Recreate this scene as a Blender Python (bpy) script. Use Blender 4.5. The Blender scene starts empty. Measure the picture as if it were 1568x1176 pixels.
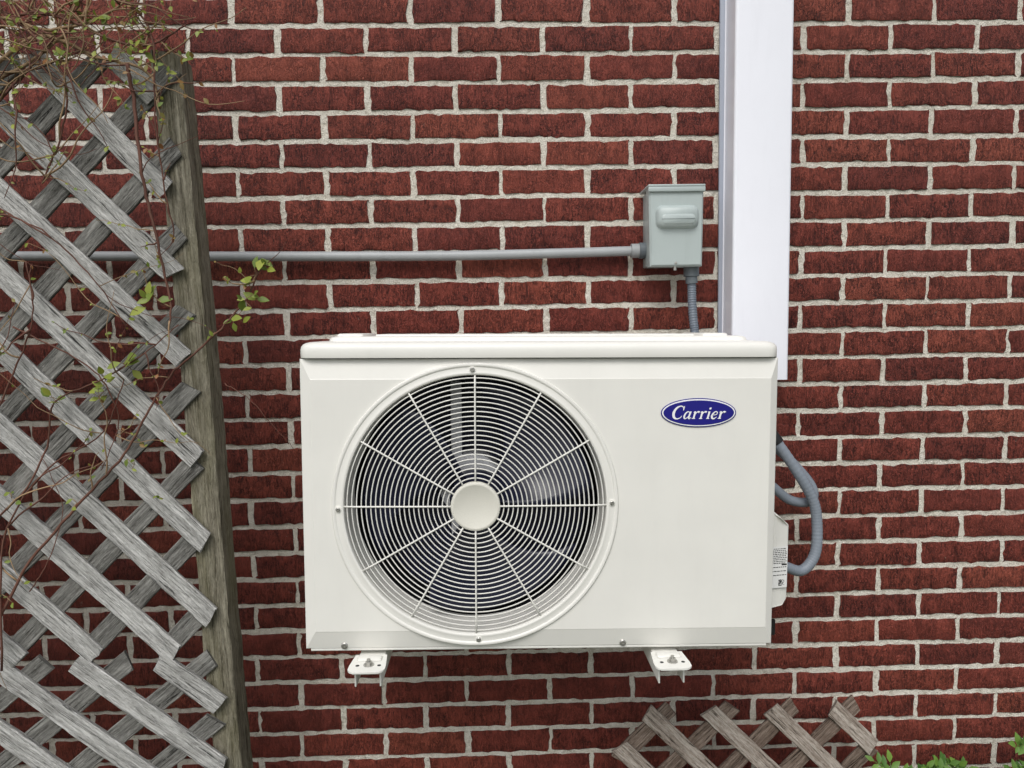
import bpy, bmesh, math, random
import numpy as np
from mathutils import Vector, Matrix, noise
random.seed(7); rng=np.random.default_rng(7)
S=bpy.context.scene; C=S.collection

# ------------------------------------------------------------ helpers
def empty(name,loc=(0,0,0),rot=(0,0,0)):
    o=bpy.data.objects.new(name,None); o.location=loc; o.rotation_euler=rot
    o.empty_display_size=.1; C.objects.link(o); return o
def mk(name,V,F,mats,parent=None,smooth=False,idx=None,sharp=None):
    me=bpy.data.meshes.new(name); me.from_pydata([tuple(v) for v in V],[],[tuple(f) for f in F]); 
    if not isinstance(mats,(list,tuple)): mats=[mats]
    for m in mats: me.materials.append(m)
    if idx is not None: me.polygons.foreach_set('material_index',idx)
    if smooth:
        me.polygons.foreach_set('use_smooth',[True]*len(me.polygons))
        if sharp: me.set_sharp_from_angle(angle=math.radians(sharp))
    me.update()
    o=bpy.data.objects.new(name,me); C.objects.link(o)
    if parent: o.parent=parent
    return o
def fixn(o):
    bm=bmesh.new(); bm.from_mesh(o.data); bmesh.ops.recalc_face_normals(bm,faces=bm.faces); bm.to_mesh(o.data); bm.free(); return o
def box(name,x0,x1,y0,y1,z0,z1,mat,parent=None,bev=.0,seg=2):
    bm=bmesh.new(); bmesh.ops.create_cube(bm,size=1)
    for v in bm.verts:
        v.co=Vector(((x0+x1)/2+v.co.x*(x1-x0),(y0+y1)/2+v.co.y*(y1-y0),(z0+z1)/2+v.co.z*(z1-z0)))
    if bev: bmesh.ops.bevel(bm,geom=list(bm.edges),offset=bev,segments=seg,profile=.5,affect='EDGES')
    me=bpy.data.meshes.new(name); bm.to_mesh(me); bm.free(); me.materials.append(mat)
    if bev:
        me.polygons.foreach_set('use_smooth',[True]*len(me.polygons)); me.set_sharp_from_angle(angle=math.radians(50))
    o=bpy.data.objects.new(name,me); C.objects.link(o)
    if parent: o.parent=parent
    return o
def catmull(pts,res):
    P=[Vector(p) for p in pts]
    if len(P)<3:
        return [P[0].lerp(P[-1],i/res) for i in range(res+1)]
    out=[]
    Q=[2*P[0]-P[1]]+P+[2*P[-1]-P[-2]]
    for i in range(1,len(Q)-2):
        a,b,c,d=Q[i-1:i+3]
        for k in range(res):
            t=k/res
            out.append(.5*((2*b)+(c-a)*t+(2*a-5*b+4*c-d)*t*t+(3*b-a-3*c+d)*t**3))
    out.append(P[-1]); return out
def tubegeo(pts,r,n=10,cap=True):
    V=[];F=[]; up=Vector((.13,.35,.93)).normalized()
    N=len(pts)
    for i,p in enumerate(pts):
        t=(pts[min(i+1,N-1)]-pts[max(i-1,0)]).normalized()
        a=t.cross(up)
        if a.length<.1: a=t.cross(Vector((0,1,0)))
        a.normalize(); b=t.cross(a)
        rr=r(i/(N-1)) if callable(r) else r
        for k in range(n):
            g=2*math.pi*k/n; V.append(p+(a*math.cos(g)+b*math.sin(g))*rr)
    for i in range(N-1):
        for k in range(n):
            F.append((i*n+k,i*n+(k+1)%n,(i+1)*n+(k+1)%n,(i+1)*n+k))
    if cap: F.append(tuple(range(n))[::-1]); F.append(tuple((N-1)*n+k for k in range(n)))
    return V,F
def tube(name,pts,r,mat,parent=None,n=12,res=8):
    V,F=tubegeo(catmull(pts,res),r,n); return fixn(mk(name,V,F,mat,parent,True,sharp=50))
class Acc:
    def __init__(s): s.V=[];s.F=[];s.I=[]
    def add(s,V,F,i=0):
        o=len(s.V); s.V+= [tuple(v) for v in V]; s.F+=[tuple(o+k for k in f) for f in F]; s.I+=[i]*len(F)
def lathe(name,prof,c,mats,parent=None,n=96,idx=None,closed=False,sharp=35):
    V=[];F=[];I=[];m=len(prof)
    for k in range(n):
        g=2*math.pi*k/n
        for (r,y) in prof: V.append((c[0]+r*math.cos(g),c[1]+y,c[2]+r*math.sin(g)))
    for k in range(n):
        for j in range(m if closed else m-1):
            F.append((k*m+j,k*m+(j+1)%m,((k+1)%n)*m+(j+1)%m,((k+1)%n)*m+j)); I.append(idx[j] if idx else 0)
    o=mk(name,V,F,mats,parent,True,I,sharp); return fixn(o)

# ------------------------------------------------------------ materials
class NT:
    def __init__(s,name):
        s.m=bpy.data.materials.new(name); s.m.use_nodes=True; s.t=s.m.node_tree; s.b=s.t.nodes['Principled BSDF']
    def n(s,typ,**kw):
        nd=s.t.nodes.new(typ)
        for k,v in kw.items():
            if k.startswith('_'): nd.inputs[k[1:]].default_value=v
            else: setattr(nd,k,v)
        return nd
    def l(s,a,b): s.t.links.new(a,b)
    def ramp(s,fac,stops):
        r=s.n('ShaderNodeValToRGB'); e=r.color_ramp.elements
        while len(e)<len(stops): e.new(.5)
        for k,(p,c) in enumerate(stops):
            e[k].position=p; e[k].color=(*c,1) if len(c)==3 else c
        s.l(fac,r.inputs[0]); return r.outputs[0]
    def mapv(s,vec,sc):
        m=s.n('ShaderNodeMapping'); m.inputs['Scale'].default_value=sc; s.l(vec,m.inputs['Vector']); return m.outputs[0]
    def noise(s,vec,scale,detail=3,rough=.55,dist=0):
        n=s.n('ShaderNodeTexNoise'); n.inputs['Scale'].default_value=scale; n.inputs['Detail'].default_value=detail
        n.inputs['Roughness'].default_value=rough; n.inputs['Distortion'].default_value=dist
        if vec: s.l(vec,n.inputs['Vector'])
        return n.outputs['Fac']
    def mix(s,f,a,b,mode='MIX'):
        m=s.n('ShaderNodeMix',data_type='RGBA',blend_type=mode)
        for sock,val in ((m.inputs[0],f),(m.inputs[6],a),(m.inputs[7],b)):
            if isinstance(val,(int,float)): sock.default_value=val
            elif isinstance(val,tuple): sock.default_value=(*val[:3],1)
            else: s.l(val,sock)
        return m.outputs[2]
    def math(s,op,a,b=0.):
        m=s.n('ShaderNodeMath',operation=op)
        for sock,val in ((m.inputs[0],a),(m.inputs[1],b)):
            if isinstance(val,(int,float)): sock.default_value=val
            else: s.l(val,sock)
        return m.outputs[0]
    def bump(s,h,strength,dist,prev=None):
        b=s.n('ShaderNodeBump'); b.inputs['Strength'].default_value=strength; b.inputs['Distance'].default_value=dist
        s.l(h,b.inputs['Height'])
        if prev: s.l(prev,b.inputs['Normal'])
        return b.outputs[0]
    def obj(s): return s.n('ShaderNodeTexCoord').outputs['Object']
def paint(name,col,rough=.45,spec=.4,var=.06,metal=0.,bump=.0,dirt=0.):
    t=NT(name); o=t.obj(); n=t.noise(o,9,4)
    c=t.ramp(n,[(.3,tuple(v*(1-var) for v in col)),(.7,tuple(min(1,v*(1+var)) for v in col))])
    if dirt:
        d=t.noise(t.mapv(o,(40,40,6)),1,5,.7)
        c=t.mix(t.ramp(d,[(.52,(0,0,0)),(.75,(dirt,)*3)]),c,tuple(v*.55 for v in col))
    t.l(c,t.b.inputs['Base Color']); t.b.inputs['Roughness'].default_value=rough
    t.b.inputs['Specular IOR Level'].default_value=spec; t.b.inputs['Metallic'].default_value=metal
    if bump: t.l(t.bump(t.noise(o,900,2),bump,.0006),t.b.inputs['Normal'])
    return t.m
def brickmat():
    t=NT('rug_face_brick'); at=t.n('ShaderNodeAttribute',attribute_name='rnd')
    sep=t.n('ShaderNodeSeparateColor'); t.l(at.outputs['Color'],sep.inputs[0])
    add=t.n('ShaderNodeVectorMath',operation='MULTIPLY_ADD'); t.l(at.outputs['Color'],add.inputs[0]); add.inputs[1].default_value=(13,7,11); 
    o=t.obj(); t.l(o,add.inputs[2]); v=add.outputs[0]
    base=t.ramp(sep.outputs[0],[(0,(.225,.046,.032)),(.25,(.26,.052,.035)),(.6,(.285,.060,.039)),(.88,(.315,.070,.043)),(1,(.345,.083,.05))])
    base=t.mix(t.ramp(sep.outputs[1],[(.92,(0,)*3),(.98,(.4,)*3)]),base,(.14,.036,.028))
    blot=t.noise(v,22,4,.65)
    base=t.mix(t.ramp(blot,[(.36,(.5,)*3),(.6,(0,)*3)]),base,t.mix(1.,base,(.62,.55,.55),'MULTIPLY'))
    fib=t.noise(t.mapv(v,(165,60,34)),1,4,.7,1.6)
    squ=t.noise(t.mapv(v,(95,80,60)),1,4,.7,2.6)
    h=t.math('ADD',t.math('MULTIPLY',fib,.6),t.math('MULTIPLY',squ,.4))
    # meandering vertical scratches of the dragged (rug) face
    r1=t.math('ABSOLUTE',t.math('SUBTRACT',t.noise(t.mapv(v,(95,50,20)),1,2,.6,1.2),.5))
    r2=t.math('ABSOLUTE',t.math('SUBTRACT',t.noise(t.mapv(v,(70,60,48)),1,3,.65,2.0),.52))
    scr=t.math('MAXIMUM',t.ramp(r1,[(.008,(1,)*3),(.036,(0,)*3)]),t.ramp(r2,[(.006,(.9,)*3),(.030,(0,)*3)]))
    gate=t.ramp(t.noise(v,30,3,.6),[(.40,(.15,)*3),(.56,(1,)*3)])
    amt=t.ramp(sep.outputs[2],[(0,(.45,)*3),(.4,(.85,)*3),(1,(1,)*3)])
    pit=t.math('MULTIPLY',t.math('MAXIMUM',t.math('MULTIPLY',scr,gate),t.ramp(h,[(.41,(.9,)*3),(.485,(0,0,0))])),amt)
    c=t.mix(pit,base,t.mix(1.,base,(.17,.15,.19),'MULTIPLY'))
    hi=t.math('MULTIPLY',t.ramp(h,[(.54,(0,0,0)),(.65,(.7,)*3)]),amt)
    c=t.mix(hi,c,t.mix(1.,base,(1.45,1.6,1.65),'MULTIPLY'))
    sm=t.noise(o,38,5,.72); c=t.mix(t.ramp(sm,[(.66,(0,0,0)),(.74,(.5,)*3)]),c,(.45,.34,.27))
    lime=t.noise(o,9,6,.8); c=t.mix(t.ramp(lime,[(.74,(0,0,0)),(.79,(.8,)*3)]),c,(.62,.58,.52))
    t.l(c,t.b.inputs['Base Color']); t.b.inputs['Roughness'].default_value=.55; t.b.inputs['Specular IOR Level'].default_value=.4
    hh=t.math('SUBTRACT',h,t.math('MULTIPLY',t.math('MULTIPLY',scr,gate),.18))
    t.l(t.bump(hh,1.,.013),t.b.inputs['Normal']); return t.m
def mortarmat():
    t=NT('mortar'); o=t.obj()
    n=t.noise(o,75,5,.72); g=t.noise(o,420,2,.6); L=t.noise(o,2.2,3)
    c=t.ramp(n,[(.26,(.44,.40,.32)),(.45,(.72,.68,.59)),(.70,(.84,.81,.73))])
    c=t.mix(t.ramp(g,[(.3,(.5,)*3),(.48,(0,)*3)]),c,t.mix(1.,c,(.5,.46,.41),'MULTIPLY'))
    c=t.mix(t.ramp(L,[(.35,(.25,)*3),(.65,(0,)*3)]),c,t.mix(1.,c,(.72,.69,.65),'MULTIPLY'))
    t.l(c,t.b.inputs['Base Color']); t.b.inputs['Roughness'].default_value=.95; t.b.inputs['Specular IOR Level'].default_value=.1
    t.l(t.bump(g,.8,.002,t.bump(n,1.,.008)),t.b.inputs['Normal']); return t.m
def woodmat(name,lo,mid,hi,green=.0,crack=.36):
    t=NT(name); uv=t.n('ShaderNodeUVMap',uv_map='UVMap').outputs[0]
    a=t.noise(t.mapv(uv,(7,170,1)),1,6,.72,1.0); b=t.noise(t.mapv(uv,(14,55,1)),1,4,.6,.8); k=t.noise(t.mapv(uv,(70,420,1)),1,3,.65)
    h=t.math('ADD',t.math('MULTIPLY',a,.65),t.math('MULTIPLY',b,.35))
    c=t.ramp(h,[(.36,lo),(.49,mid),(.62,hi)])
    c=t.mix(t.ramp(a,[(crack,(1,)*3),(crack+.06,(0,)*3)]),c,tuple(v*.22 for v in lo))
    c=t.mix(t.ramp(k,[(.36,(.6,)*3),(.46,(0,)*3)]),c,t.mix(1.,c,(.45,.43,.40),'MULTIPLY'))
    c=t.mix(t.ramp(k,[(.58,(0,)*3),(.70,(.5,)*3)]),c,tuple(min(1,v*1.35) for v in hi))
    if green: c=t.mix(t.ramp(t.noise(t.mapv(uv,(4,14,1)),1,3),[(.45,(0,)*3),(.7,(green,)*3)]),c,(.17,.16,.08))
    t.l(c,t.b.inputs['Base Color']); t.b.inputs['Roughness'].default_value=.85; t.b.inputs['Specular IOR Level'].default_value=.2
    t.l(t.bump(k,.6,.003,t.bump(h,1.,.009)),t.b.inputs['Normal']); return t.m
def leafmat(name,c1,c2):
    t=NT(name); g=t.n('ShaderNodeNewGeometry').outputs['Random Per Island']
    c=t.ramp(g,[(0,c1),(1,c2)]); t.l(c,t.b.inputs['Base Color']); t.b.inputs['Roughness'].default_value=.5
    tr=t.n('ShaderNodeBsdfTranslucent'); t.l(c,tr.inputs[0]); ms=t.n('ShaderNodeMixShader'); ms.inputs[0].default_value=.3
    t.l(t.b.outputs[0],ms.inputs[1]); t.l(tr.outputs[0],ms.inputs[2])
    t.l(ms.outputs[0],t.t.nodes['Material Output'].inputs[0]); return t.m
M_brick=brickmat(); M_mortar=mortarmat()
M_cream=paint('cream_enamel',(.775,.765,.715),.38,.40,.025,bump=.15,dirt=.05)
M_creamgr=paint('cream_grille_wire',(.76,.75,.70),.45,.35,.02)
M_hub=paint('hub_plastic',(.68,.665,.59),.55,.3,.03,bump=.6)
M_dark=paint('fan_cavity_black',(.005,.005,.007),.7,.15)
M_blade=paint('fan_blade_plastic',(.012,.014,.036),.30,.45)
M_motor=paint('motor_steel',(.50,.51,.53),.4,.5)
M_screw=paint('screw_zinc',(.45,.44,.41),.35,.5,metal=.8)
M_blue=paint('badge_blue',(.012,.010,.20),.30,.5,.04)
M_white=paint('badge_white',(.85,.85,.85),.4,.4,.01)
M_duct=paint('white_vinyl',(.85,.86,.92),.30,.45,.015,dirt=.06)
M_ductbase=paint('vinyl_base',(.36,.39,.46),.45,.4,.03)
M_box=paint('grey_box_enamel',(.40,.455,.445),.40,.45,.05,dirt=.15)
M_pvc=paint('grey_pvc',(.34,.355,.36),.42,.4,.06,dirt=.25)
M_flex=paint('flex_conduit_grey',(.22,.25,.29),.42,.4,.10,dirt=.2)
M_whip=paint('flex_whip_grey',(.15,.175,.21),.45,.4,.10,dirt=.3)
M_fit=paint('fitting_grey',(.13,.15,.165),.5,.4,.1)
M_black=paint('black_rubber',(.012,.012,.013),.5,.4)
M_sticker=paint('sticker_paper',(.78,.78,.76),.5,.3,.01)
M_ink=paint('ink',(.02,.02,.02),.6,.2)
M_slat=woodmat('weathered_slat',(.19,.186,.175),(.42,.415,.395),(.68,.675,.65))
M_slatb=woodmat('weathered_slat_rear_shaded',(.075,.071,.063),(.18,.176,.162),(.34,.335,.31))  # rear slats: darker wood tone, with the back layer's shade put into the colour
M_post=woodmat('weathered_post',(.10,.088,.06),(.21,.19,.14),(.36,.335,.26),.45,.36)
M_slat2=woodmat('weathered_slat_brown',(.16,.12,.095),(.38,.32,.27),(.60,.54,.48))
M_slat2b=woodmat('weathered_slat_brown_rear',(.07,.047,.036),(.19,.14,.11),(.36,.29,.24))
M_stem=paint('vine_bark',(.13,.06,.043),.7,.2,.35)
M_twig=paint('vine_twig',(.28,.19,.11),.75,.2,.35)
M_leaf=leafmat('young_leaf',(.14,.21,.035),(.34,.38,.06))
M_bud=leafmat('bud_leaf',(.22,.21,.05),(.32,.14,.05))
M_shrub=leafmat('shrub_leaf',(.05,.14,.025),(.20,.35,.06))

# ------------------------------------------------------------ brick wall
def brick_wall():
    par=empty('brick_wall')
    NX,NZ=14,5; BL,BH=.1912,.0530; CH=.0647; PX=.2032
    Vs=[];Fs=[];R=[]; base=0
    gf=[]
    for j in range(NZ):
        for i in range(NX):
            a=j*(NX+1)+i; gf.append((a,a+1,a+NX+2,a+NX+1))
    per=[i for i in range(NX+1)]+[j*(NX+1)+NX for j in range(1,NZ+1)]+[NZ*(NX+1)+i for i in range(NX-1,-1,-1)]+[j*(NX+1) for j in range(NZ-1,0,-1)]
    G=(NX+1)*(NZ+1); L=len(per)
    sf=[(per[k],G+k,G+(k+1)%L,per[(k+1)%L]) for k in range(L)]
    F0=np.array(gf+sf); 
    ii,jj=np.meshgrid(np.arange(NX+1),np.arange(NZ+1))
    edge=((ii==0)|(ii==NX)|(jj==0)|(jj==NZ)).ravel()
    uu=np.where(ii==1,.022,np.where(ii==NX-1,.978,ii/NX)).ravel()-.5
    ww=np.where(jj==1,.07,np.where(jj==NZ-1,.93,jj/NZ)).ravel()-.5
    for m in range(-15,35):
        zc=2.25-m*CH
        x=(-13 if m%2==0 else -12.5)*PX
        while x<4.2:
            xc=x+PX/2
            bl=BL+rng.uniform(-.004,.003); bh=BH+rng.uniform(-.0018,.0015)
            dx=rng.uniform(-.0015,.0015); dz=rng.uniform(-.0010,.0010); tl=rng.uniform(-.008,.008)
            px=xc+dx+uu*bl; pz=zc+dz+ww*bh+uu*bl*tl; py=rng.normal(0,.0005,G)+rng.uniform(-.0016,.0008)+uu*rng.uniform(-.002,.002)
            px=px+np.where(edge,rng.normal(0,.0014,G),0); pz=pz+np.where(edge,rng.normal(0,.0012,G),0)
            py=py+np.where(edge,rng.uniform(.0008,.0030,G),0)
            fr=np.c_[px,py,pz]; bk=fr[per].copy(); bk[:,1]=.016
            bk[:,0]=xc+(bk[:,0]-xc)*1.004; 
            Vs.append(fr);Vs.append(bk); Fs.append(F0+base); base+=G+L
            r=rng.random(3); R.append(np.tile(np.r_[r,1],(G+L,1)))
            x+=PX
    V=np.concatenate(Vs);F=np.concatenate(Fs);R=np.concatenate(R)
    me=bpy.data.meshes.new('bricks'); me.vertices.add(len(V)); me.vertices.foreach_set('co',V.ravel())
    me.loops.add(F.size); me.loops.foreach_set('vertex_index',F.ravel().astype(np.int32))
    me.polygons.add(len(F)); me.polygons.foreach_set('loop_start',np.arange(0,F.size,4,dtype=np.int32))
    me.update(calc_edges=True); me.validate()
    a=me.attributes.new('rnd','FLOAT_COLOR','POINT'); a.data.foreach_set('color',R.ravel().astype(np.float32))
    me.polygons.foreach_set('use_smooth',[True]*len(me.polygons)); me.set_sharp_from_angle(angle=math.radians(48))
    me.materials.append(M_brick); o=bpy.data.objects.new('bricks',me); C.objects.link(o); o.parent=par
    x0,x1,z0,z1=-2.64,4.2,0,3.25
    mk('mortar_joints',[(x0,.0036,z0),(x1,.0036,z0),(x1,.0036,z1),(x0,.0036,z1)],[(0,1,2,3)],M_mortar,par)
    box('wall_core',x0,x1,.012,.25,z0,z1,M_mortar,par)
brick_wall()

# ------------------------------------------------------------ ground
def ground():
    t=NT('grass_soil'); o=t.obj(); n=t.noise(o,1.2,6,.65); g=t.noise(o,60,4,.7)
    c=t.ramp(n,[(.35,(.10,.12,.05)),(.6,(.09,.11,.045)),(.75,(.16,.14,.10))])
    c=t.mix(t.ramp(g,[(.3,(.6,)*3),(.6,(0,)*3)]),c,(.035,.04,.02))
    t.l(c,t.b.inputs['Base Color']); t.b.inputs['Roughness'].default_value=.95; t.l(t.bump(g,1.,.03),t.b.inputs['Normal'])
    mk('ground',[(-400,-400,0),(400,-400,0),(400,400,0),(-400,400,0)],[(0,1,2,3)],t.m)
ground()

# ------------------------------------------------------------ air conditioner
AC=empty('air_conditioner_outdoor_unit',(.5645,-.42,.990),(0,.0122,0))
FC=(-.1195,0,.270)   # fan centre, local
def ac():
    W=.4365; H=.540; D=.30
    V=[];F=[]
    def ring(xl,xr,zb,zt,y): 
        V.extend([(xl,y,zb),(xr,y,zb),(xr,y,zt),(xl,y,zt)])
    ring(-W,W,.0,H,D); ring(-W,W,.0,H,.0095); ring(-W+.001,W-.001,.001,H-.001,.0085)
    ring(-W+.019,W-.014,.034,H-.036,.0006); ring(-W+.0205,W-.0155,.0355,H-.0375,0)
    for k in range(4):
        for j in range(4): F.append((k*4+j,k*4+(j+1)%4,(k+1)*4+(j+1)%4,(k+1)*4+j))
    F.append((0,3,2,1)); F.append((16,17,18,19))
    o=fixn(mk('cabinet',V,F,[M_cream,M_dark],AC))
    bm=bmesh.new(); bmesh.ops.create_cone(bm,cap_ends=True,segments=128,radius1=.246,radius2=.246,depth=.30)
    bmesh.ops.rotate(bm,verts=bm.verts,cent=(0,0,0),matrix=Matrix.Rotation(math.pi/2,3,'X'))
    bmesh.ops.translate(bm,verts=bm.verts,vec=(FC[0],.06,FC[2]))
    cm=bpy.data.meshes.new('cut'); bm.to_mesh(cm); bm.free(); co=bpy.data.objects.new('cut',cm); C.objects.link(co); co.parent=AC
    md=o.modifiers.new('b','BOOLEAN'); md.operation='DIFFERENCE'; md.object=co; md.solver='EXACT'
    bpy.context.view_layer.update()
    dg=bpy.context.evaluated_depsgraph_get(); me=bpy.data.meshes.new_from_object(o.evaluated_get(dg)); 
    o.modifiers.clear(); o.data=me; bpy.data.objects.remove(co)
    if len(me.materials)<2: me.materials.append(M_dark)
    for p in me.polygons:
        c=p.center; r=math.hypot(c.x-FC[0],c.z-FC[2])
        p.material_index=1 if (r<.2465 and c.y>.02 and c.y<.25) else 0
        p.use_smooth=False
    def outline(x0,x1,y0,y1,rc,n=7):
        pts=[]
        for (cx,cy,a0) in ((x1-rc,y0+rc,-90),(x1-rc,y1-rc,0),(x0+rc,y1-rc,90),(x0+rc,y0+rc,180)):
            for k in range(n):
                a=math.radians(a0+90*k/(n-1)); pts.append((cx+rc*math.cos(a),cy+rc*math.sin(a)))
        return pts
    prof=[(.006,.5415),(0.0005,.5415),(0,.543),(0,.556),(.0012,.5615),(.004,.5655),(.009,.5685),(.016,.5700),(.040,.5712),(.045,.5712),(.048,.5775),(.052,.5795),(.060,.5800)]
    V=[];F=[];n=28
    for (ins,z) in prof:
        for (x,y) in outline(-W+ins,W-ins,-.003+ins*.8,.30-ins*.6,max(.004,.022-ins*.1)): V.append((x,y,z))
    for k in range(len(prof)-1):
        for j in range(n): F.append((k*n+j,k*n+(j+1)%n,(k+1)*n+(j+1)%n,(k+1)*n+j))
    F.append(tuple(range((len(prof)-1)*n,len(prof)*n)))
    mk('top_cover',V,F,M_cream,AC,True,sharp=40)
    for y in (.075,.135,.195): box('top_rib_%d'%int(y*1000),-.31,.30,y,y+.018,.575,.5835,M_cream,AC,.003)
    for sx in (-1,1): box('top_corner_pad_%d'%(sx+1),*( (-.38,-.33) if sx<0 else (.31,.36)),.06,.22,.575,.5850,M_cream,AC,.005)
    box('gap_shade_strip',-W+.002,W-.002,.0105,.29,.5395,.5420,M_dark,AC)  # black strip that paints the shade in the gap under the top cover
    prof=[(.2625,.0095),(.2628,-.0015),(.2615,-.0035),(.2590,-.0042),(.2565,-.0036),(.2550,-.0022),(.2470,-.0022),(.2455,-.0030),(.2430,-.0030),(.2410,-.0018),(.2395,.004),(.2380,.030),(.2370,.070),(.2355,.078),(.2355,.19)]
    lathe('fan_ring',prof,FC,[M_cream,M_dark],AC,160,[0]*13+[1])
    A=Acc(); n=112
    def torus(R,r,y,m=6):
        V=[];F=[]
        for k in range(n):
            g=2*math.pi*k/n
            for j in range(m):
                a=2*math.pi*j/m; rr=R+r*math.cos(a); V.append((FC[0]+rr*math.cos(g),y+r*math.sin(a),FC[2]+rr*math.sin(g)))
        for k in range(n):
            for j in range(m): F.append((k*m+j,k*m+(j+1)%m,((k+1)%n)*m+(j+1)%m,((k+1)%n)*m+j))
        A.add(V,F)
    NR=22
    for i in range(NR):
        R=.0520+i*(.2350-.0520)/(NR-1); dome=-.004*(1-(R/.24)**2)
        torus(R,.00120,dome+.0015)
    for k in range(12):
        g=math.radians(30*k); pts=[]
        for i in range(9):
            R=.040+i*(.2425-.040)/8; pts.append(Vector((FC[0]+R*math.cos(g),-.004*(1-(R/.24)**2)-.0012+(.002 if i==8 else 0),FC[2]+R*math.sin(g))))
        V,F=tubegeo(pts,.0017,8); A.add(V,F)
    fixn(mk('fan_grille',A.V,A.F,M_creamgr,AC,True))
    lathe('grille_hub',[(.0450,.004),(.0455,-.0055),(.0445,-.0078),(.0420,-.0090),(.0395,-.0088),(.0385,-.0082),(.0001,-.0082)],FC,M_hub,AC,64)
    for k in range(4):
        g=math.radians(90*k+1); c=(FC[0]+.2505*math.cos(g),-.0022,FC[2]+.2505*math.sin(g))
        lathe('ring_screw_boss_%d'%k,[(.0062,.001),(.0060,-.0016),(.0001,-.0016)],c,M_cream,AC,20)
        lathe('ring_screw_%d'%k,[(.0042,-.001),(.0042,-.0032),(.0030,-.0042),(.0014,-.0042),(.0010,-.0028),(.0001,-.0028)],c,M_screw,AC,16)
    A=Acc()
    for b in range(3):
        V=[];F=[];nr,na=10,16
        for i in range(nr+1):
            r=.045+i*(.222-.045)/nr; span=math.radians(52+36*(i/nr)); sweep=math.radians(28*(i/nr)**1.5)
            for j in range(na+1):
                s=j/na; a=math.radians(120*b+22)+sweep+(s-.5)*span
                y=.070+.062*(s-.5)*1.1*(1-.25*i/nr)+.012*math.sin(math.pi*s)
                V.append((FC[0]+r*math.cos(a),y,FC[2]+r*math.sin(a)))
        for i in range(nr):
            for j in range(na): F.append((i*(na+1)+j,i*(na+1)+j+1,(i+1)*(na+1)+j+1,(i+1)*(na+1)+j))
        A.add(V,F)
    fb=mk('fan_blades',A.V,A.F,M_blade,AC,True); sm=fb.modifiers.new('s','SOLIDIFY'); sm.thickness=.003
    lathe('fan_hub',[(.050,.105),(.050,.045),(.046,.038),(.0001,.036)],FC,M_blade,AC,48)
    lathe('fan_motor',[(.0001,.118),(.056,.118),(.064,.124),(.064,.185)],(FC[0]-.012,0,FC[2]+.012),M_motor,AC,48)
    box('motor_bracket',FC[0]-.052,FC[0]-.030,.128,.138,FC[2]-.22,FC[2]+.22,M_motor,AC,.002)
    t=NT('coil_fins'); o=t.obj(); w=t.n('ShaderNodeTexWave',wave_type='BANDS',bands_direction='X'); w.inputs['Scale'].default_value=60; t.l(o,w.inputs[0])
    z=t.n('ShaderNodeTexWave',wave_type='BANDS',bands_direction='Z'); z.inputs['Scale'].default_value=14; t.l(o,z.inputs[0])
    c=t.mix(w.outputs[1],(.003,.003,.006),(.025,.030,.085)); c=t.mix(t.ramp(z.outputs[1],[(.7,(0,)*3),(.9,(.5,)*3)]),c,(.004,.004,.005))
    t.l(c,t.b.inputs['Base Color']); t.b.inputs['Roughness'].default_value=.5; t.b.inputs['Specular IOR Level'].default_value=.3
    lathe('coil_fins',[(.2350,.186),(.0001,.186)],FC,t.m,AC,64)
    # badge
    bx,bz=.2885,.4400
    def ell(name,a,b,y0,y1,mat,n=72):
        V=[];F=[]
        for (s,y) in ((1,y0),(1,y1+.0004),(.985,y1)):
            for k in range(n):
                g=2*math.pi*k/n; V.append((bx+(a-(1-s)*.03)*math.cos(g),y,bz+(b-(1-s)*.03)*math.sin(g)))
        for q in range(2):
            for k in range(n): F.append((q*n+k,q*n+(k+1)%n,(q+1)*n+(k+1)%n,(q+1)*n+k))
        F.append(tuple(range(2*n,3*n))); return fixn(mk(name,V,F,mat,AC))
    ell('badge_edge',.0690,.0268,0.001,-.0020,M_blue); ell('badge_rim',.0672,.0250,0.0,-.0026,M_white); ell('badge_field',.0648,.0228,0.0,-.0032,M_blue)
    A=Acc(); yk=[0]
    def stroke(pts,ws,x0,sc,z0=0):
        V=[];F=[];N=len(pts); yk[0]+=1; y=-.0036-.00004*yk[0]
        Q=catmull([(p[0],0,p[1]) for p in pts],5) if N>2 else [Vector((p[0],0,p[1])) for p in pts]
        wv=np.interp(np.linspace(0,1,len(Q)),np.linspace(0,1,N),ws)
        for i,q in enumerate(Q):
            t=(Q[min(i+1,len(Q)-1)]-Q[max(i-1,0)]).normalized(); nn=Vector((-t.z,0,t.x))
            for sgn in (1,-1):
                p=q+nn*sgn*wv[i]/2*1.12; X=x0+(p.x+.28*p.z); V.append((bx+X*sc,y,bz+z0+p.z*sc))
        for i in range(len(Q)-1): F.append((2*i,2*i+2,2*i+3,2*i+1))
        A.add(V,F)
    sc=.0232; x=-2.20; z0=-.0108
    def cap_C(x):
        stroke([(.80,.74),(.70,.93),(.48,1.0),(.22,.86),(.08,.5),(.20,.13),(.46,.0),(.68,.07),(.80,.24)],[.05,.06,.08,.15,.19,.15,.08,.06,.04],x,sc,z0)
        stroke([(.79,.99),(.79,.66)],[.06,.06],x,sc,z0)
    def a(x):
        stroke([(.44,.42),(.33,.56),(.17,.50),(.07,.26),(.12,.05),(.25,.02),(.42,.22)],[.05,.06,.10,.13,.10,.06,.05],x,sc,z0)
        stroke([(.50,.58),(.46,.35),(.45,.10),(.52,.02),(.64,.12)],[.12,.12,.12,.09,.04],x,sc,z0)
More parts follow.
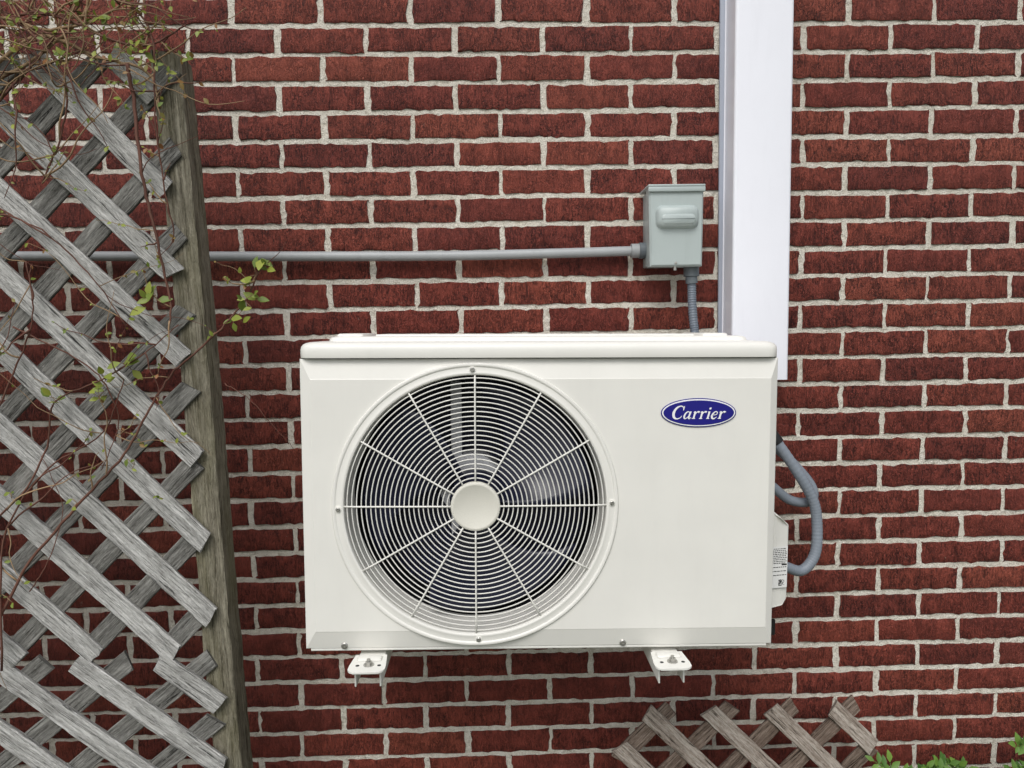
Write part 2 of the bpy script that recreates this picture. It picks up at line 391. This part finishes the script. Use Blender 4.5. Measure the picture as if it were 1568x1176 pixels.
    def r(x):
        stroke([(.02,.50),(.12,.55),(.17,.50)],[.04,.08,.10],x,sc,z0); stroke([(.15,.56),(.15,0)],[.13,.13],x,sc,z0)
        stroke([(.16,.28),(.26,.48),(.38,.56),(.48,.50)],[.05,.06,.10,.13],x,sc,z0); stroke([(.02,.02),(.28,.02)],[.05,.05],x,sc,z0)
    def i_(x):
        stroke([(.02,.53),(.15,.55)],[.04,.07],x,sc,z0); stroke([(.14,.57),(.14,.0)],[.13,.13],x,sc,z0); stroke([(.14,.74),(.14,.88)],[.14,.14],x,sc,z0); stroke([(.03,.02),(.27,.02)],[.05,.05],x,sc,z0)
    def e(x):
        stroke([(.10,.28),(.38,.33),(.42,.47),(.30,.57),(.14,.46),(.06,.24),(.14,.04),(.30,.01),(.46,.15)],[.04,.05,.07,.06,.10,.14,.12,.08,.04],x,sc,z0)
    for f,adv in ((cap_C,.92),(a,.70),(r,.56),(r,.56),(i_,.36),(e,.56),(r,.5)): f(x); x+=adv
    mk('badge_lettering',A.V,A.F,M_white,AC)
    V=[(.4364,.075,.035),(.486,.080,.045),(.497,.090,.056),(.499,.092,.205),(.478,.078,.222),(.462,.074,.236),(.4364,.072,.240)]
    n=len(V); V2=[(x,y+.14,z) for (x,y,z) in V]
    F=[tuple(range(n))]+[tuple(range(2*n-1,n-1,-1))]+[(k,(k+1)%n,n+(k+1)%n,n+k) for k in range(n)]
    vc=fixn(mk('valve_cover',V+V2,F,M_cream,AC)); b=vc.modifiers.new('b','BEVEL'); b.width=.004; b.segments=3; b.limit_method='ANGLE'
    lx0,lx1,lz0,lz1=.456,.4925,.083,.166
    mk('caution_label',[(lx0,.0725,lz0),(lx1,.0800,lz0),(lx1,.0800,lz1),(lx0,.0725,lz1)],[(0,1,2,3)],M_sticker,AC)
    A=Acc(); zz=lz1-.004; q=random.Random(4)
    f=lambda x:.0725+(x-lx0)*(.0075/(lx1-lx0))-.0004
    while zz>lz0+.026:
        x=lx0+.002
        while x<lx1-.004:
            wd=q.uniform(.002,.006); x1=min(x+wd,lx1-.002)
            A.add([(x,f(x),zz-.0014),(x1,f(x1),zz-.0014),(x1,f(x1),zz),(x,f(x),zz)],[(0,1,2,3)]); x=x1+.0012
        zz-=.0036 if q.random()>.12 else .008
    for i in range(9):
        for j in range(9):
            if q.random()<.55:
                x=lx0+.018+i*.0014; z=lz0+.004+j*.0014; A.add([(x,f(x),z),(x+.0013,f(x+.0013),z),(x+.0013,f(x+.0013),z+.0013),(x,f(x),z+.0013)],[(0,1,2,3)])
    x=lx0+.024; A.add([(x,f(x)-.0001,.128),(x+.011,f(x+.011)-.0001,.128),(x+.011,f(x+.011)-.0001,.131),(x,f(x)-.0001,.131)],[(0,1,2,3)])
    mk('caution_label_print',A.V,A.F,M_ink,AC)
    box('side_handle',.4360,.4420,.05,.20,.385,.46,M_cream,AC,.0025)
    for k,x in enumerate((-.365,.155)):
        lathe('base_screw_%d'%k,[(.0062,.0125),(.0062,.0055),(.0045,.0038),(.0018,.0036),(.0014,.0050),(.0001,.0050)],(x,0,.006),M_screw,AC,18)
    box('base_pan',-W+.008,W-.008,.010,.29,-.006,.0005,M_cream,AC,.002)
    tube('drain_clip',[(-.262,.03,-.005),(-.255,.03,-.012),(-.245,.03,-.009)],.0028,M_black,AC,8,4)
ac()

# ------------------------------------------------------------ brackets
def bracket(xc,z):
    p=empty('wall_bracket')
    m=M_cream
    box('arm_top',xc-.024,xc+.024,-.482,-.002,z-.020,z-.0165,m,p,.001)
    box('arm_web_1',xc-.024,xc-.0208,-.462,-.002,z-.052,z-.0205,m,p,.001)
    box('arm_web_2',xc+.0208,xc+.024,-.462,-.002,z-.052,z-.0205,m,p,.001)
    box('wall_plate',xc-.03,xc+.03,-.012,-.004,z-.085,z+.35,m,p,.001)
    pts=[(xc-.029,-.418),(xc-.033,-.462)]
    for k in range(7):
        a=math.radians(180+90*k/6); pts.append((xc-.019+.014*math.cos(a),-.474+.014*math.sin(a)))
    for k in range(7):
        a=math.radians(270+90*k/6); pts.append((xc+.019+.014*math.cos(a),-.474+.014*math.sin(a)))
    pts+=[(xc+.033,-.462),(xc+.029,-.418)]
    N=len(pts); V=[(x,y,z-.0155) for x,y in pts]+[(x,y,z-.0125) for x,y in pts]
    F=[tuple(range(N,2*N)),tuple(range(N-1,-1,-1))]+[(k,(k+1)%N,N+(k+1)%N,N+k) for k in range(N)]
    fixn(mk('foot',V,F,m,p))
    box('foot_raised_rib',xc-.022,xc+.022,-.446,-.425,z-.013,z-.009,m,p,.003)
    def cyl(nm,x,y,z0,z1,r,mat,sd):
        V=[];
        for zz in (z0,z1):
            for k in range(sd): V.append((x+r*math.cos(2*math.pi*k/sd),y+r*math.sin(2*math.pi*k/sd),zz))
        F=[tuple(range(sd-1,-1,-1)),tuple(range(sd,2*sd))]+[(k,(k+1)%sd,sd+(k+1)%sd,sd+k) for k in range(sd)]
        mk(nm,V,F,mat,p)
    cyl('washer',xc+.002,-.460,z-.0124,z-.0108,.0095,M_screw,24)
    cyl('bolt_nut',xc+.002,-.460,z-.0107,z-.005,.0058,M_screw,6)
    cyl('bolt',xc+.002,-.460,z-.0049,z-.001,.0032,M_screw,12)
    cyl('slot',xc-.018,-.462,z-.01245,z-.0121,.0035,M_black,16)
    cyl('slot_end',xc+.021,-.462,z-.01245,z-.0121,.0035,M_black,16)
bracket(.250,.996); bracket(.800,.989)

# ------------------------------------------------------------ line-set duct cover
def duct():
    p=empty('pipe_cover_duct')
    x0,x1,yf=1.031,1.163,-.080
    rc=.007; out=[(x0-.002,-.002),(x0-.002,-.012),(x0,-.014),(x0+.0005,yf+rc)]
    for k in range(6):
        a=math.radians(180+90*k/5); out.append((x0+.0005+rc+rc*math.cos(a),yf+rc+rc*math.sin(a)))
    for k in range(6):
        a=math.radians(270+90*k/5); out.append((x1-.0005-rc+rc*math.cos(a),yf+rc+rc*math.sin(a)))
    out+=[(x1-.0005,yf+rc),(x1,-.014),(x1+.002,-.012),(x1+.002,-.002)]
    n=len(out); V=[];F=[]
    zs=[1.459,2.0,2.6,3.2]
    for z in zs:
        for (x,y) in out: V.append((x-.0035*(2.3-z),y,z))
    for k in range(len(zs)-1):
        for j in range(n-1): F.append((k*n+j,k*n+j+1,(k+1)*n+j+1,(k+1)*n+j))
    F.append(tuple(range(n)))
    mk('cover',V,F,M_duct,p,True,sharp=30)
    box('base_channel',x0-.013,x1-.002,-.010,-.0025,1.462,3.2,M_ductbase,p,.001)
duct()

# ------------------------------------------------------------ disconnect box
def dbox():
    p=empty('electrical_disconnect_box')
    x0,x1,z0,z1=.8365,.9575,1.718,1.894
    box('back_box',x0+.004,x1-.004,-.072,-.002,z0+.004,z1-.004,M_box,p,.002)
    V=[]
    for (y,i) in ((-.070,0),(-.094,0),(-.098,.004)):
        V+= [(x0+.001+i,y,z0+i),(x1-.003-i,y,z0+i),(x1-i,y,z1-i),(x0-.002+i,y,z1-i)]
    F=[(0,3,2,1),(8,9,10,11)]+[(k*4+j,k*4+(j+1)%4,(k+1)*4+(j+1)%4,(k+1)*4+j) for k in range(2) for j in range(4)]
    fixn(mk('cover',V,F,M_box,p))
    box('rain_lip',x0-.004,x1+.002,-.104,-.002,z1-.001,z1+.004,M_box,p,.0015)
    box('rain_lip_front',x0-.004,x1+.002,-.104,-.0985,z1-.012,z1-.0012,M_box,p,.0012)
    def fr(nm,a,b,c,d,y0,y1,ins,r):
        V=[]
        for (y,i) in ((y0,0),((y0+y1)/2,ins*.35),(y1,ins)):
            X0,X1,Z0,Z1=a+i,b-i,c+i,d-i
            for (cx,cz,a0) in ((X1-r,Z0+r,-90),(X1-r,Z1-r,0),(X0+r,Z1-r,90),(X0+r,Z0+r,180)):
                for k in range(6):
                    g=math.radians(a0+90*k/5); V.append((cx+r*math.cos(g),y,cz+r*math.sin(g)))
        n=24; F=[(k*n+j,k*n+(j+1)%n,(k+1)*n+(j+1)%n,(k+1)*n+j) for k in range(2) for j in range(n)]+[tuple(range(2*n,3*n))]
        fixn(mk(nm,V,F,M_box,p,True,sharp=60))
    fr('cover_emboss',.849,.946,1.801,1.853,-.0965,-.112,.007,.014)
    fr('cover_emboss_inner',.859,.936,1.809,1.832,-.1115,-.1145,.003,.009)
    lathe('cover_screw',[(.003,.001),(.003,-.0015),(.0001,-.0018)],(.895,-.098,1.726),M_screw,p,14)
    tube('bottom_tab',[(.895,-.09,1.718),(.895,-.09,1.710)],.004,M_screw,p,8,2)
dbox()
def conduits():
    p=empty('electrical_conduit')
    tube('pipe',[(-2.6,-.024,1.772),(-1.2,-.024,1.770),(-.64,-.024,1.766),(-.166,-.024,1.760),(.33,-.024,1.755),(.60,-.024,1.757),(.815,-.024,1.761)],.0112,M_pvc,p,18,10)
    tube('pipe_coupling',[(-1.05,-.024,1.7690),(-.98,-.024,1.7685)],.0135,M_pvc,p,18,4)
    tube('box_connector',[(.808,-.026,1.761),(.826,-.026,1.761)],.0165,M_pvc,p,20,3)
    tube('box_connector_nut',[(.8265,-.026,1.761),(.842,-.026,1.761)],.0195,M_fit,p,8,2)
    for x,z in ((-.95,1.7675),(-1.9,1.771)):
        box('strap_%d'%int(-x*100),x-.01,x+.01,-.037,-.001,z-.028,z-.0105,M_screw,p,.002)
    p=empty('flexible_conduit')
    tube('gland_nut',[(.940,-.060,1.7195),(.940,-.060,1.698)],.0175,M_fit,p,8,2)
    tube('gland_body',[(.940,-.060,1.6975),(.941,-.060,1.682)],.0135,M_fit,p,16,2)
    tube('whip',[(.941,-.060,1.684),(.9415,-.062,1.64),(.944,-.068,1.59),(.948,-.08,1.54),(.96,-.09,1.46),(.985,-.09,1.40)],lambda t:.0098+.0007*math.sin(t*260),M_whip,p,16,34)
    p=empty('refrigerant_pipe')
    tube('insulated_line',[(1.060,-.15,1.375),(1.086,-.17,1.347),(1.137,-.18,1.272),(1.176,-.18,1.205),(1.187,-.18,1.15),(1.182,-.185,1.085),(1.154,-.19,1.050),(1.118,-.20,1.058),(1.06,-.21,1.09)],lambda t:.0115+.0003*math.sin(t*420),M_flex,p,16,30)
    tube('insulated_line_inner',[(1.050,-.12,1.36),(1.095,-.13,1.325),(1.150,-.14,1.275),(1.190,-.145,1.222),(1.184,-.15,1.192),(1.135,-.16,1.198),(1.086,-.17,1.235),(1.05,-.18,1.25)],.0105,M_flex,p,16,14)
    tube('tape_wrap',[(1.084,-.168,1.351),(1.093,-.172,1.338),(1.100,-.173,1.328)],.0145,M_black,p,16,4)
    tube('drain_stub',[(1.045,-.30,.955),(1.045,-.30,.985)],.006,M_black,p,10,3)
conduits()

# ------------------------------------------------------------ trellises
def slatgeo(A,UV,p0,p1,w,yf,th,mi,warp=.0015):
    a=Vector((p0[0],0,p0[1]));b=Vector((p1[0],0,p1[1]));L=(b-a).length
    if L<.02: return
    t=(b-a)/L; nn=Vector((-t.z,0,t.x)); N=max(3,int(L/.02)); off=random.random()*50; ph=random.random()*9
    cols=[(-1,0),(-.92,1),(-.3,1),(.3,1),(.92,1),(1,0)]
    V=[];n=len(cols)+2; uv=[]
    ends=(random.uniform(-.007,.007),random.uniform(-.007,.007))
    for i in range(N+1):
        s=i/N; jl=random.uniform(-.05,.02); jr=random.uniform(-.05,.02)
        for k,(c,f) in enumerate(cols+[(1,2),(-1,2)]):
            e=(ends[0]*c+random.uniform(-.0025,.0025) if i==0 else ends[1]*c+random.uniform(-.0025,.0025) if i==N else 0)
            ww=w/2*(1+.03*math.sin(s*L*23+ph)+(jl if c<-.9 else jr if c>.9 else 0))
            q=a+t*(s*L+e)+nn*c*ww
            y=yf+(0 if f==1 else .0018 if f==0 else th)+warp*math.sin(s*L*9+ph)*(1 if f<2 else 0)*.5+(random.uniform(-.0004,.0004) if f==1 else 0)
            V.append((q.x,y,q.z)); uv.append((off+s*L,off+(c*w/2 if f<2 else c*w/2+.05)))
    F=[]
    for i in range(N):
        for k in range(n): F.append((i*n+k,i*n+(k+1)%n,(i+1)*n+(k+1)%n,(i+1)*n+k))
    F.append(tuple(range(n))); F.append(tuple(N*n+k for k in range(n))[::-1])
    A.add(V,F,mi); UV+=uv
def finish(name,A,UV,mats,par):
    o=mk(name,A.V,A.F,mats,par,False,A.I); fixn(o)
    ul=o.data.uv_layers.new(name='UVMap'); vi=np.zeros(len(o.data.loops),int); o.data.loops.foreach_get('vertex_index',vi)
    ul.data.foreach_set('uv',np.array(UV,dtype=np.float32)[vi].ravel()); return o
def clipline(x0,z0,s,xa,xb,za,zb):
    lo,hi=xa,xb
    xs=sorted((x0+(za-z0)/s,x0+(zb-z0)/s)); lo=max(lo,xs[0]);hi=min(hi,xs[1])
    if hi-lo<.03: return None
    return (lo,z0+s*(lo-x0)),(hi,z0+s*(hi-x0))
def trellis():
    p=empty('wooden_trellis')
    A=Acc();UV=[]
    ends=[-.130,-.120,-.111,-.101,-.084,-.077,-.071]
    zs=[2.320,2.175,2.012,1.856,1.701,1.550,1.393]; sl=[-1.,-1.05,-.993,-.975,-1.034,-1.046,-1.005]
    for k in range(14):
        if k<7: z,s,e=zs[k],sl[k],ends[k]
        else: z,s,e=1.393-(k-6)*.150,-.99,-.075
        seg=clipline(-.43,z,s,-1.05,e,.957+random.uniform(-.002,.004),2.095)
        if seg: slatgeo(A,UV,*seg,.0425,-.3475,.0075,0)
    for k in range(15):
        seg=clipline(-.43,1.150-k*.128,-.80,-1.05,-.062,.10,.948)
        if seg: slatgeo(A,UV,*seg,.0425,-.3475,.0075,0)
    finish('front_slats',A,UV,M_slat,p)
    A=Acc();UV=[]
    for k in range(15):
        seg=clipline(-.41,2.66-k*.149,1.0+random.uniform(-.02,.02),-1.05,-.118+.0025*k,.957,2.095)
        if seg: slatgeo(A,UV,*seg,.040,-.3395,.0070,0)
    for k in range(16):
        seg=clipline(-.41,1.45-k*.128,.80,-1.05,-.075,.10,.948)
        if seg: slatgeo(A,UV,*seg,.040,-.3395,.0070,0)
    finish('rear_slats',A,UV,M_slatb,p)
    A=Acc();UV=[]
    def post(xt,xb,w,zt=2.105):
        N=110;V=[];uv=[];F=[]
        for i in range(N+1):
            z=zt*i/N; x=xb+(xt-xb)*(z-.7)/(1.4)+.002*math.sin(z*5)
            kn=.008*math.exp(-((z-.965)/.03)**2)+.004*math.exp(-((z-1.9)/.02)**2)
            prof=[(-1,-.332),(-.9,-.3335),(0,-.334),(.9,-.3335),(1,-.332),(1,-.275),(-1,-.275)]
            for c,y in prof:
                V.append((x+c*w/2*(1+kn*10)+random.uniform(-.0008,.0008),y+(random.uniform(-.0008,.0008)),z+(random.uniform(-.008,.008) if i==N else 0)))
                uv.append((z,3+c*w/2+(y+.33)))
        n=7
        for i in range(N):
            for k in range(n): F.append((i*n+k,i*n+(k+1)%n,(i+1)*n+(k+1)%n,(i+1)*n+k))
        F.append(tuple(range(n))[::-1]);F.append(tuple(N*n+k for k in range(n)))
        return V,F,uv
    for xt,xb in ((-.113,-.054),(-1.03,-1.03)):
        V,F,uv=post(xt,xb,.053); A.add([(v[0],v[1]+.0015,v[2]) for v in V],F,0); UV+=uv
    finish('posts',A,UV,M_post,p)
    p=empty('wooden_trellis')
    A=Acc();UV=[]
    Z1=.693
    for k in range(-5,5):
        seg=clipline(.836+k*.1450,.683,-1.0,.762,1.358,.02,Z1)
        if seg: slatgeo(A,UV,*seg,.041,-.1150,.007,0)
    finish('front_slats',A,UV,M_slat2,p)
    A=Acc();UV=[]
    for k in range(-5,10):
        seg=clipline(.868+k*.1450,.683,1.0,.762,1.358,.02,Z1+.006)
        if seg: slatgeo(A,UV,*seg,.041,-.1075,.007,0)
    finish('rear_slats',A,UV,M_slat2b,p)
trellis()

# ------------------------------------------------------------ vine and shrub
def leafgeo(A,base,d,up,L,W,mi,fold=.3):
    d=d.normalized(); s=d.cross(up)
    if s.length<.05: s=d.cross(Vector((1,0,0)))
    s.normalize(); n=s.cross(d).normalized()
    prof=[(0,0),(.18,.55),(.42,1),(.70,.75),(.88,.35),(1,0)]
    V=[base+d*L*t+n*(-.12*L*t*t) for t,_ in prof]; m=len(prof)
    for sg in (1,-1):
        for t,w in prof[1:-1]: V.append(base+d*L*t+s*sg*w*W/2+n*(fold*w*W/2-.12*L*t*t))
    F=[]
    for q in (0,1):
        o=m+q*(m-2)
        F.append((0,o,1) if q else (0,1,o))
        for k in range(m-3):
            f=(1+k,2+k,o+k+1,o+k); F.append(f if not q else f[::-1])
        f=(m-2,m-1,o+m-3); F.append(f if not q else f[::-1])
    A.add(V,F,mi)
def rv(): return Vector((random.gauss(0,1),random.gauss(0,1),random.gauss(0,1))).normalized()
def vine():
    A=Acc(); q=random
    main=[([(-.165,2.07),(-.160,2.01),(-.15,1.89),(-.135,1.79),(-.112,1.655),(-.112,1.60)],.0038),
     ([(-.52,.90),(-.483,1.0),(-.41,1.14),(-.30,1.265),(-.207,1.36),(-.157,1.445),(-.115,1.51),(-.069,1.545),(-.01,1.60),(.033,1.655),(.062,1.715)],.0032),
     ([(-.60,1.90),(-.415,2.03),(-.336,2.08),(-.242,2.16),(-.215,2.26)],.0045),
     ([(-.75,2.0),(-.42,2.12),(-.31,2.16),(-.15,2.10),(-.06,2.14)],.0035),
     ([(-.55,1.98),(-.41,2.06),(-.32,2.12),(-.22,2.085),(-.13,2.055),(-.11,1.99)],.0045),
     ([(-.30,2.28),(-.18,2.19),(-.12,2.12),(-.12,1.95),(-.105,1.80)],.0026),
     ([(-.60,1.30),(-.46,1.42),(-.40,1.53),(-.36,1.62),(-.37,1.72)],.0022),
     ([(-.55,1.20),(-.43,1.26),(-.36,1.36),(-.33,1.46),(-.24,1.50),(-.16,1.55),(-.10,1.60)],.0022),
     ([(-.70,1.70),(-.45,1.80),(-.35,1.78),(-.26,1.70),(-.19,1.60)],.0022),
     ([(-.40,1.60),(-.30,1.55),(-.24,1.50),(-.22,1.42),(-.25,1.33)],.0018),
     ([(-.45,2.2),(-.35,2.14),(-.28,2.05),(-.29,1.95),(-.33,1.86)],.0028),
     ([(-.50,2.08),(-.40,2.15),(-.30,2.13),(-.20,2.16),(-.12,2.22)],.004),([(-.46,1.95),(-.38,2.02),(-.30,2.11),(-.25,2.2)],.003),
     ([(-.46,.95),(-.44,1.20),(-.36,1.33),(-.25,1.40),(-.20,1.50)],.0022),
     ([(-.62,.2),(-.60,.55),(-.57,.80),(-.52,.92)],.0045),([(-.62,.0),(-.63,.3),(-.60,.6),(-.66,1.0),(-.62,1.4),(-.66,1.8),(-.60,2.0)],.006),
     ([(-.02,1.49),(.03,1.46),(.07,1.41),(.11,1.36)],.0008),([(-.40,1.10),(-.36,1.16),(-.33,1.26),(-.36,1.36)],.0012)]
    sticks=[]
    for j,(pts,r) in enumerate(main):
        P=[(x,-.362-.012*abs(math.sin(i*1.7+x*9)),z) for i,(x,z) in enumerate(pts)]
        c=catmull(P,7); V,F=tubegeo([v+rv()*.0014 for v in c],lambda t,r=r:r*(1-.55*t),6); A.add(V,F,1 if j in (2,4,11) else 0); sticks.append((c,r))
    tips=[]
    def twig(s,d,L,r,mi):
        p=Vector(s);pts=[p.copy()];d=d.copy()
        for k in range(7):
            d=(d+rv()*.38+Vector((0,0,.05))); d.y*=.5; d.normalize(); p=p+d*L/7; p.y=max(min(p.y,-.355),-.43); pts.append(p.copy())
        V,F=tubegeo(catmull(pts,2),lambda t:r*(1-.7*t),5); A.add(V,F,mi); return pts
    top=[sticks[i] for i in (2,3,4,5,10,11,12)]
    for n in range(230):
        if n<135: c,r=q.choice(top)
        else: c,r=q.choice(sticks[:14])
        s=q.choice(c)
        d=Vector((q.uniform(-1,1),q.uniform(-.4,.2),q.uniform(-.7,1)))
        if s.x>-.14: d.x=-abs(d.x) if q.random()<.7 else d.x*.5
        pts=twig(s,d,q.uniform(.06,.24)*(1 if s.x<-.14 else .5),q.uniform(.0008,.0022),q.choice((0,1,1)))
        for k in range(2,8):
            if q.random()<.36: tips.append(pts[k])
    for t in tips:
        for _ in range(q.choice((1,1,2,3))):
            L=q.uniform(.005,.015) if t.z>1.9 else q.uniform(.004,.012)
            leafgeo(A,t,rv(),Vector((0,-1,.3)),L,L*.6,q.choice((2,2,3)))
    for (x,z,n,sz) in ((.062,1.712,6,.030),(.050,1.690,3,.026),(.045,1.655,5,.029),(.030,1.64,2,.02),(.012,1.615,5,.028),(-.135,1.655,4,.036),(-.16,1.64,3,.032),
        (-.20,1.53,5,.032),(-.235,1.50,5,.032),(-.25,1.47,4,.026),(-.03,1.585,2,.018),(-.335,1.47,4,.022),(-.42,1.28,3,.02),(-.19,1.34,3,.02),(-.30,1.27,3,.015),
        (-.40,2.03,6,.02),(-.28,2.08,7,.02),(-.20,2.14,8,.018),(-.14,2.09,9,.018),(-.36,2.13,8,.018),(-.44,2.10,6,.02),(-.15,2.03,5,.016),(-.44,1.09,3,.016),(-.15,1.28,3,.014)):
        c=Vector((x,-.372,z))
        for _ in range(n):
            o=c+Vector((q.uniform(-.014,.014),q.uniform(-.01,.01),q.uniform(-.014,.014)))
            d=Vector((q.uniform(-1,1),q.uniform(-.7,.1),q.uniform(-.5,.9)))
            L=sz*q.uniform(.5,1.05); leafgeo(A,o,d,Vector((q.uniform(-.4,.4),-1,.5)),L,L*.55,2)
            V,F=tubegeo([c,o],.0006,4); A.add(V,F,1)
    o=mk('climbing_vine',A.V,A.F,[M_stem,M_twig,M_leaf,M_bud],None,True,A.I)
vine()
def shrub():
    A=Acc(); q=random.Random(11)
    for n in range(52):
        x=1.38+q.random()*.46; y=-.10-q.random()*.22; h=.475+q.random()*.09
        if n==0: x,y,h=1.665,-.16,.630
        if n==1: x,y,h=1.44,-.15,.580
        if n==2: x,y,h=1.58,-.2,.585
        if n==3: x,y,h=1.41,-.15,.565
        if n==4: x,y,h=1.50,-.14,.57
        top=Vector((x+q.uniform(-.05,.05) if n>4 else x,y-.03,h)); pts=catmull([(x,y,0),(x+q.uniform(-.02,.02),y,h*.5),top],8)
        V,F=tubegeo(pts,lambda t:.003*(1-.6*t),5); A.add(V,F,0)
        for i in range(5,len(pts)):
            for _ in range(3):
                d=Vector((q.uniform(-1,1),q.uniform(-1,.2),q.uniform(-.1,.9))).normalized(); st=pts[i]; rl=q.uniform(.03,.06)
                V,F=tubegeo([st,st+d*rl],.0008,4); A.add(V,F,1)
                for k in (.5,.75,1.):
                    b=st+d*rl*k
                    for sg in ((1,-1) if k<1 else (0,)):
                        side=d.cross(Vector((0,-1,.4))).normalized(); dd=(d*.5+side*sg).normalized() if sg else d
                        L=q.uniform(.018,.032); leafgeo(A,b,dd,Vector((0,-.8,.6)),L,L*.5,1)
    mk('leafy_shrub',A.V,A.F,[M_stem,M_shrub],None,True,A.I)
shrub()

# ------------------------------------------------------------ light, sky, camera
EL,AZ=math.radians(50),math.radians(195)
w=bpy.data.worlds.new('World'); S.world=w; w.use_nodes=True; nt=w.node_tree
sky=nt.nodes.new('ShaderNodeTexSky'); sky.sky_type='NISHITA'; sky.sun_disc=False; sky.sun_elevation=EL; sky.sun_rotation=AZ
sky.air_density=1.0; sky.dust_density=3.0; sky.ozone_density=1.0
hs=nt.nodes.new('ShaderNodeHueSaturation'); hs.inputs['Saturation'].default_value=.34
bg=nt.nodes['Background']; bg.inputs['Strength'].default_value=.15
nt.links.new(sky.outputs[0],hs.inputs['Color']); nt.links.new(hs.outputs[0],bg.inputs['Color'])
sl=bpy.data.lights.new('sun','SUN'); sl.energy=1.42; sl.angle=math.radians(28); sl.color=(1,.98,.955)
so=bpy.data.objects.new('sun',sl); C.objects.link(so)
dirv=Vector((math.sin(AZ)*math.cos(EL),math.cos(AZ)*math.cos(EL),math.sin(EL)))
so.rotation_euler=dirv.to_track_quat('Z','Y').to_euler(); so.location=dirv*10

yaw,pit,rol=.0215,-.0745,-.0142
f=Vector((math.sin(yaw)*math.cos(pit),math.cos(yaw)*math.cos(pit),math.sin(pit)))
r=Vector((math.cos(yaw),-math.sin(yaw),0));u=r.cross(f); r2=r*math.cos(rol)+u*math.sin(rol);u2=r2.cross(f)
cd=bpy.data.cameras.new('camera'); cam=bpy.data.objects.new('camera',cd); C.objects.link(cam)
mt=Matrix(((r2.x,u2.x,-f.x,.4895),(r2.y,u2.y,-f.y,-1.7565),(r2.z,u2.z,-f.z,1.5841),(0,0,0,1))); cam.matrix_world=mt
cd.sensor_width=36; cd.lens=36*1132/1568; cd.clip_start=.02; cd.clip_end=1500; S.camera=cam
S.view_settings.view_transform='Standard'; S.view_settings.look='None'; S.view_settings.exposure=0
